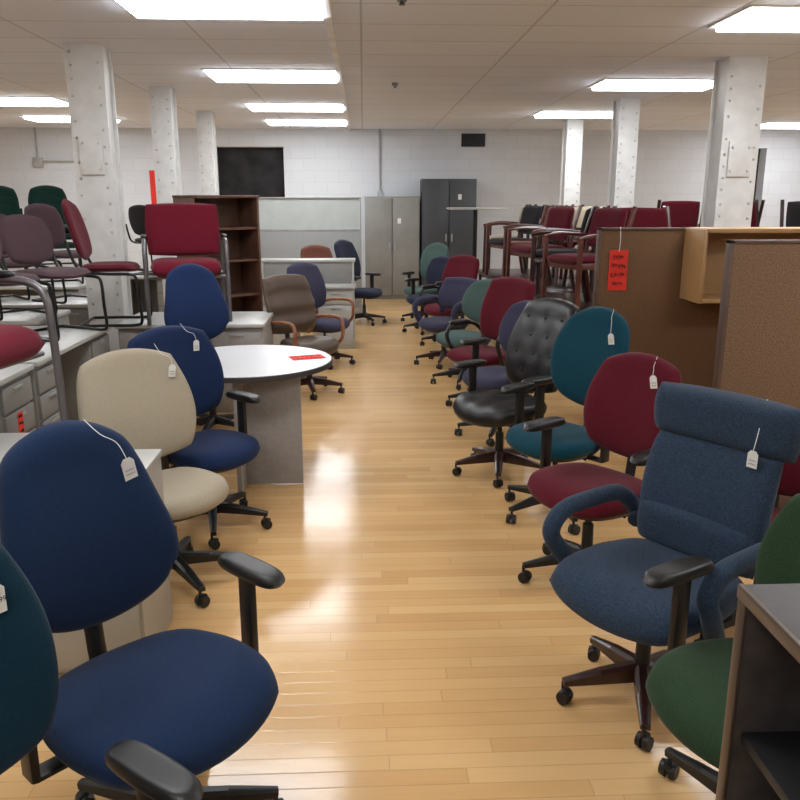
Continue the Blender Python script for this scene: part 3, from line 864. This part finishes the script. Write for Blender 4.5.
wm = bpy.data.materials.new('white_painted_brick'); wm.use_nodes = True
N, L = wm.node_tree.nodes, wm.node_tree.links; b = N['Principled BSDF']
tc = N.new('ShaderNodeTexCoord'); mp = N.new('ShaderNodeMapping'); mp.inputs['Rotation'].default_value = (R(90), 0, 0); L.new(tc.outputs['Object'], mp.inputs[0])
br = N.new('ShaderNodeTexBrick'); L.new(mp.outputs[0], br.inputs['Vector'])
br.inputs['Scale'].default_value = 1.0; br.inputs['Brick Width'].default_value = 0.42; br.inputs['Row Height'].default_value = 0.2; br.inputs['Mortar Size'].default_value = 0.007; br.inputs['Mortar Smooth'].default_value = 0.6
br.inputs['Color1'].default_value = lin((210, 213, 217)); br.inputs['Color2'].default_value = lin((206, 209, 213)); br.inputs['Mortar'].default_value = lin((198, 201, 205))
L.new(br.outputs['Color'], b.inputs['Base Color']); b.inputs['Roughness'].default_value = 0.75
bp = N.new('ShaderNodeBump'); bp.invert = True; bp.inputs['Strength'].default_value = 0.2; bp.inputs['Distance'].default_value = 0.006
L.new(br.outputs['Fac'], bp.inputs['Height']); L.new(bp.outputs['Normal'], b.inputs['Normal'])

xs = [XL, -2.57, -1.38, 6.75, 7.25, XR]
zs = [0, 0.9, 2.6, H]
bm = bmesh.new()
for i in range(5):
    for j in range(3):
        if j == 1 and i in (1, 3):
            continue
        x0, x1, z0, z1 = xs[i], xs[i + 1], zs[j], zs[j + 1]
        box(bm, ((x0 + x1) / 2, YB + 0.15, (z0 + z1) / 2), (x1 - x0, 0.3, z1 - z0))
struct(part('wall_back', finish(bm, 'wall_back', wm), None))
for k, (x0, x1) in enumerate(((-2.57, -1.38), (6.75, 7.25))):
    bm = bmesh.new(); box(bm, ((x0 + x1) / 2, YB + 0.27, 1.75), (x1 - x0, 0.02, 1.7))
    struct(part('window_%d' % (k + 1), finish(bm, 'window', DARKROOM), None))  # dark sheet stands in for the dim interior behind each opening
for nm, c, s in (('wall_left', (XL - 0.1, (YF + YB) / 2, H / 2), (0.2, YB - YF, H)), ('wall_right', (XR + 0.1, (YF + YB) / 2, H / 2), (0.2, YB - YF, H)), ('wall_front', (0, YF - 0.1, H / 2), (XR - XL, 0.2, H))):
    bm = bmesh.new(); box(bm, c, s); struct(part(nm, finish(bm, nm, wm), None))
bm = bmesh.new(); box(bm, (0, YB - 0.01, 0.06), (XR - XL, 0.02, 0.12)); struct(part('baseboard_back', finish(bm, 'baseboard', GREYMET), None))

o = root('wall_vent', 1.95, YB - 0.012, 0, 'small black louvred vent high on the wall', 'vent', z=2.72)
bm = bmesh.new(); box(bm, (0, 0, 0), (0.42, 0.02, 0.22), 0.003)
for k in range(5):
    box(bm, (0, -0.012, -0.08 + k * 0.04), (0.38, 0.01, 0.012))
part('grille', finish(bm, 'grille', VENTM), o)
o = root('conduit_pipe', 0.3, YB - 0.03, 0, 'thin grey electrical conduit on the white wall', 'pipe')
bm = bmesh.new(); cyl(bm, (0, 0, 1.8), (0, 0, H), 0.016, 0.016, 10); box(bm, (0, -0.005, 1.78), (0.1, 0.05, 0.14), 0.005); part('pipe', finish(bm, 'pipe', CONDUIT), o)
o = root('conduit_pipe', -5.6, YB - 0.03, 0, 'grey conduit with box on the white wall', 'pipe')
bm = bmesh.new(); cyl(bm, (0, 0, 2.35), (0, 0, H), 0.016, 0.016, 10); cyl(bm, (0, 0, 2.35), (0.9, 0, 2.35), 0.016, 0.016, 10); box(bm, (0, -0.005, 2.33), (0.16, 0.06, 0.16), 0.005); part('pipe', finish(bm, 'pipe', CONDUIT), o)
o = root('wall_sign', -3.66, YB - 0.01, 0, 'narrow red banner on the white wall', 'sign', z=1.9)
bm = bmesh.new(); box(bm, (0, 0, 0), (0.12, 0.012, 0.6)); part('panel', finish(bm, 'panel', REDP), o)

lm = bpy.data.materials.new('fluorescent_diffuser'); lm.use_nodes = True
N, L = lm.node_tree.nodes, lm.node_tree.links
b = N['Principled BSDF']; b.inputs['Emission Color'].default_value = (0.94, 0.97, 1.0, 1); b.inputs['Emission Strength'].default_value = 17.5
b.inputs['Base Color'].default_value = (0.9, 0.9, 0.9, 1)
bm = bmesh.new()
for c, s in (((0, 0.315, -0.006), (1.3, 0.03, 0.012)), ((0, -0.315, -0.006), (1.3, 0.03, 0.012)), ((0.635, 0, -0.006), (0.03, 0.6, 0.012)), ((-0.635, 0, -0.006), (0.03, 0.6, 0.012))):
    box(bm, c, s)
fr = finish(bm, 'frame', TRIMW)
# diffuser lowered below its frame, a shape made up to brighten the ceiling
bm = bmesh.new(); box(bm, (0, 0, -0.022), (1.22, 0.58, 0.042), 0.01); df = finish(bm, 'diffuser', lm)
lights = []  # unseen panels overhead and behind the camera are added for foreground light
for ly in (-0.6, 2.4, 5.5, 8.45, 11.2, 13.3):
    lights.append((-0.86, ly))
for ly in (-0.6, 2.6, 5.75, 8.9, 11.9):
    lights.append((3.12, ly))
for ly in (0.5, 4.5, 7.7, 10.7, 12.9):
    lights.append((-4.35, ly))
for ly in (1.5, 6.0, 10.0, 13.5):
    lights.append((7.1, ly))
for lx, ly in lights:
    o = root('ceiling_light', lx, ly, 0, 'bright rectangular fluorescent light panel recessed in the ceiling', 'ceiling light', z=H, group='fluorescent ceiling panels')
    part('frame', fr, o)
    part('diffuser', df, o)
bm = bmesh.new(); cyl(bm, (0, 0, 0), (0, 0, -0.03), 0.035, 0.03, 12); cyl(bm, (0, 0, -0.03), (0, 0, -0.05), 0.012, 0.02, 10); sm = finish(bm, 'sprinkler_head', CHROME)
for sx, sy in ((0.25, 5.3), (0.35, 9.0)):
    o = root('fire_sprinkler', sx, sy, 0, 'small metal fire sprinkler head on the ceiling', 'sprinkler', z=H, group='ceiling sprinklers')
    part('sprinkler_head', sm, o)

w = bpy.data.worlds.new('World'); S.world = w; w.use_nodes = True
w.node_tree.nodes['Background'].inputs['Color'].default_value = (0.9, 0.93, 1, 1)
w.node_tree.nodes['Background'].inputs['Strength'].default_value = 0.3

cam = bpy.data.cameras.new('camera'); co = bpy.data.objects.new('camera', cam); COL.objects.link(co)
cam.lens = 36; cam.sensor_width = 36
co.location = (0, 0, 1.7)
co.rotation_euler = (R(90 - 14.04), 0, R(-2.57))
S.camera = co
